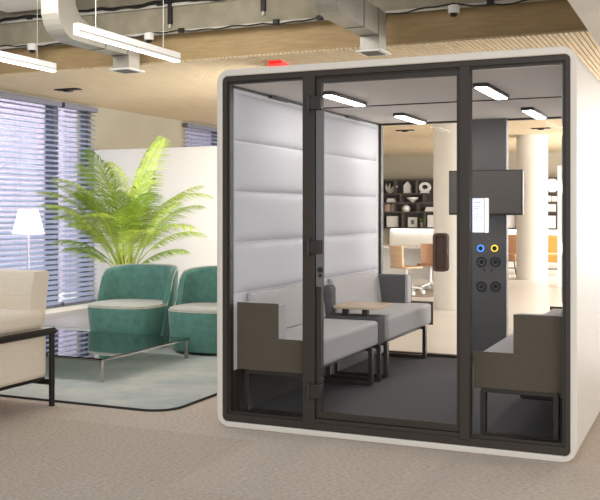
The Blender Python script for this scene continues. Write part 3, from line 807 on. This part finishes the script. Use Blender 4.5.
# second row
x = pX(392)
for i in range(3):
    ornament(B((x-.13+.01*i, x+.13-.015*i, 24.34, 24.50, 1.622+.035*i, 1.655+.035*i)), 'book', 'book_white' , 'white book lying in the second shelf row, %s of three' % ('bottom', 'middle', 'top')[i], 'book', False, 'stacked books in the second row')
x = pX(413); ornament(L_([(.05, .002), (.06, .03), (.16, .10), (.165, .13), (.15, .125), (.05, .05)], x, 1.62), 'bowl', 'ornament', 'wide white footed bowl in the second shelf row', 'bowl')
# third row
for i in range(6):
    x = pX(385.5)+.045*i
    ornament(B((x, x+.036, 24.34, 24.50, 1.366, 1.366+.18+.015*(i % 3))), 'book', 'book_pink' if i % 3 != 2 else 'book_white', 'upright %s book in the third shelf row' % ('pink' if i % 3 != 2 else 'white'), 'book', False, 'upright %s books in the third row' % ('pink' if i % 3 != 2 else 'white'))
x = pX(406.5); ornament(L_([(.08, .001), (.12, .06), (.11, .12), (.06, .17), (.02, .19)], x, 1.365), 'lidded_jar', 'ornament', 'round white lidded jar in the third shelf row', 'jar')
x = pX(430)
for i in range(3):
    ornament(B((x-.13+.02*i, x+.17-.01*i, 24.34, 24.50, 1.367+.04*i, 1.404+.04*i)), 'book', 'book_white', 'white book lying in the third shelf row by the column, %s of three' % ('bottom', 'middle', 'top')[i], 'book', False, 'stacked books in the third row')
# bottom row
x = pX(393); ornament(B((x-.16, x+.16, 24.34, 24.50, .941, 1.24)), 'storage_box', 'book_white', 'white storage box on the bottom shelf, leftmost', 'box', False, bev=.006)
x = pX(412.5); pf = athing('picture_frame', 'white framed grey picture on the bottom shelf', 'picture frame', (x, 24.42, .941))
obj('frame', B((x-.13, x+.13, 24.42, 24.45, .941, 1.21)), 'book_white', pf); obj('print', B((x-.045, x+.045, 24.415, 24.4195, 1.02, 1.14)), 'print_grey', pf)
x = pX(422.3); pp = athing('potted_plant', 'tiny plant in a white pot on the bottom shelf', 'plant', (x, 24.42, .941))
bm = L_([(.035, .001), (.055, .13), (.045, .13)], x, .941); obj('pot', bm, 'ornament', pp, smooth=True)
bm = bmesh.new()
for k in range(7): a = 2*PI*k/7; tube(bm, [(x, 24.42, 1.07), (x+.05*math.cos(a), 24.42+.05*math.sin(a), 1.15), (x+.09*math.cos(a), 24.42+.09*math.sin(a), 1.18)], [.008, .02, .003], 5)
obj('foliage', bm, 'leaf_deep', pp, smooth=True)
x = pX(431.8); ornament(B((x-.10, x+.12, 24.34, 24.50, .941, 1.27)), 'storage_box', 'book_white', 'white storage box on the bottom shelf next to the column', 'box', False, bev=.006)
# right shelf
x = pX(552.5); ornament(L_([(.06, .001), (.13, .06), (.15, .16), (.14, .26), (.07, .325)], x, 1.866), 'round_lamp', 'lamp_shade', 'glowing white globe lamp on the far right shelf', 'lamp')
x = pX(549.5); ornament(L_([(.05, .001), (.06, .08), (.05, .15)], x, 1.62), 'cup', 'ornament', 'white cup in the second row of the far right shelf', 'cup')
x = pX(554.5); ornament(B((x-.05, x+.06, 24.34, 24.48, 1.621, 1.76)), 'storage_box', 'ornament', 'small white box beside the cup on the far right shelf', 'box', False)
x = pX(551); ornament(B((x-.10, x+.12, 24.36, 24.46, 1.366, 1.56)), 'storage_box', 'book_white', 'white box in the third row of the far right shelf', 'box', False)
x = pX(552); ornament(B((x-.10, x+.09, 24.36, 24.46, .941, 1.26)), 'storage_box', 'book_white', 'white box on the bottom board of the far right shelf', 'box', False)
x = pX(513.5); ornament(B((x-.12, x+.12, 24.36, 24.46, .941, 1.27)), 'storage_box', 'book_white', 'white box on the bottom shelf beside the monitor', 'box', False)
# lit white lower wall
wl = athing('wall_light', 'glowing light strip under the dark wall shelf', 'light', (-7.2, 24.5, .87))
obj('light_bar', B((-8.1, -3.1, 24.48, 24.56, .862, .885)), 'pendant_glow', wl)
obj('mount_channel', B((-8.1, -3.1, 24.48, 24.56, .886, .899)), 'white_metal', wl)
struct('trim_5', B((-8.17, 1.4, 24.56, 24.599, 0, .86)), 'white_paint')

# ------------------------------------------------------------------ desk and far chairs
def desk(xa, xb, ya, yb, label):
    t = athing('desk', label, 'desk', ((xa+xb)/2, (ya+yb)/2, 0), 'white desks')
    obj('desktop', B((xa, xb, ya, yb, .71, .74)), 'desk_white', t, bev=.004)
    obj('side_panel', B((xa+.02, xa+.42, ya+.05, yb-.05, 0, .709)), 'desk_white', t)
    obj('side_panel', B((xb-.05, xb-.02, ya+.05, yb-.05, 0, .709)), 'desk_white', t)
    obj('modesty_panel', B((xa+.42, xb-.05, yb-.1, yb-.07, .12, .709)), 'desk_white', t)
desk(-6.4, -4.25, 15.9, 16.7, 'long white desk seen through the pod door')
def office_chair(x, y, rz, mname, label, bw=.42):
    t = thing('office_chair', label, 'chair', (x, y, .009), rz, 'wooden office chairs')
    bm = bmesh.new(); n = 9
    for i in range(n-1):
        def pt(u, k): th = (u-.5)*1.3; return (bw*.62*math.sin(th), .22*math.cos(th)+k, 0)
        u0, u1 = i/(n-1), (i+1)/(n-1)
        a, b_, c, d = pt(u0, 0), pt(u1, 0), pt(u1, .03), pt(u0, .03)
        vs = [bm.verts.new((q[0]*s, q[1]+e, z)) for (z, s, e) in ((.46, .9, 0), (.80, 1, .03)) for q in (a, b_, c, d)]
        for f in ((0,1,5,4), (1,2,6,5), (2,3,7,6), (3,0,4,7), (0,3,2,1), (4,5,6,7)): bm.faces.new([vs[j] for j in f])
    bmesh.ops.remove_doubles(bm, verts=bm.verts, dist=.0005)
    obj('backrest', bm, mname, t)
    bm = bmesh.new(); prism(bm, rrect(-.22, .22, -.22, .2, .08), XY(.43), XY(.46)); obj('seat', bm, mname, t, bev=.006)
    bm = bmesh.new(); tube(bm, [(0, 0, .1), (0, 0, .43)], .025, 10); obj('stem', bm, 'white_metal', t, smooth=True)
    for k in range(5):
        a = 2*PI*k/5+.3
        bm = bmesh.new(); tube(bm, [(0, 0, .13), (.28*math.cos(a), .28*math.sin(a), .085)], [.022, .014], 8); lg = obj('leg', bm, 'white_metal', t, smooth=True)
        bm = bmesh.new(); cx, cy = .28*math.cos(a), .28*math.sin(a); tube(bm, [(cx-.02, cy, .035), (cx+.02, cy, .035)], .034, 12)
        obj('caster', bm, 'white_metal', lg, smooth=True)
    return t
office_chair(-4.62, 14.75, R(150), 'chair_wood', 'light wooden shell desk chair in front of the white desk')
office_chair(-4.42, 15.5, R(20), 'chair_brown', 'brown shell desk chair tucked at the white desk')
bm = bmesh.new(); prism(bm, rrect(-4.95, -4.1, 14.4, 15.86, .1), XY(.0005), XY(.007)); o = obj('mat', bm, 'rug_brown'); tag(center_origin(o), 'brownish floor mat under the desk chairs', 'mat')
desk(-4.6, -2.7, 22.0, 22.7, 'white desk behind the farther round column')
# mustard armchair and brown stool
def lounge(x, y, m, name, label, cat, w_=.7):
    t = thing(name, label, cat, (x, y, 0))
    obj('seat', B((-w_/2, w_/2, -.32, .3, .28, .46)), m, t, bev=.05, seg=4)
    bm = bmesh.new(); poly = [(.20, .40), (.32, .40), (.40, .80), (.36, .86), (.28, .80)]
    prism(bm, poly, YZ(-w_/2), YZ(w_/2)); obj('backrest', bm, m, t, bev=.03, seg=3)
    for sx in (-1, 1):
        for sy in (-.26, .24):
            bm = bmesh.new(); tube(bm, [(sx*(w_/2-.07), sy, .29), (sx*(w_/2-.02), sy, 0.001)], .014, 8); obj('leg', bm, 'black_metal', t, smooth=True)
    bm = bmesh.new(); tube(bm, [(-w_/2+.04, -.26, .14), (w_/2-.04, -.26, .14)], .012, 8); obj('stretcher', bm, 'black_metal', t, smooth=True)
p = at(555, 211, 20.6); lounge(p.x, 20.6, 'mustard', 'armchair', 'mustard yellow armchair right of the farther column', 'armchair')
p = at(508, 211, 20.6); lounge(p.x, 20.6, 'chair_brown', 'armchair', 'brown armchair between the control panel and the farther column', 'armchair', .5)
a = at(557.5, 211, 17.3); b = at(585, 211, 17.3)
o = obj('room_divider', B((a.x, b.x, 17.3, 17.42, 0, 2.2)), 'partition'); tag(center_origin(o), 'narrow white room divider at the right edge of the pod glass', 'partition')

for o in bpy.data.objects:
    if '_abs' in o: del o['_abs']
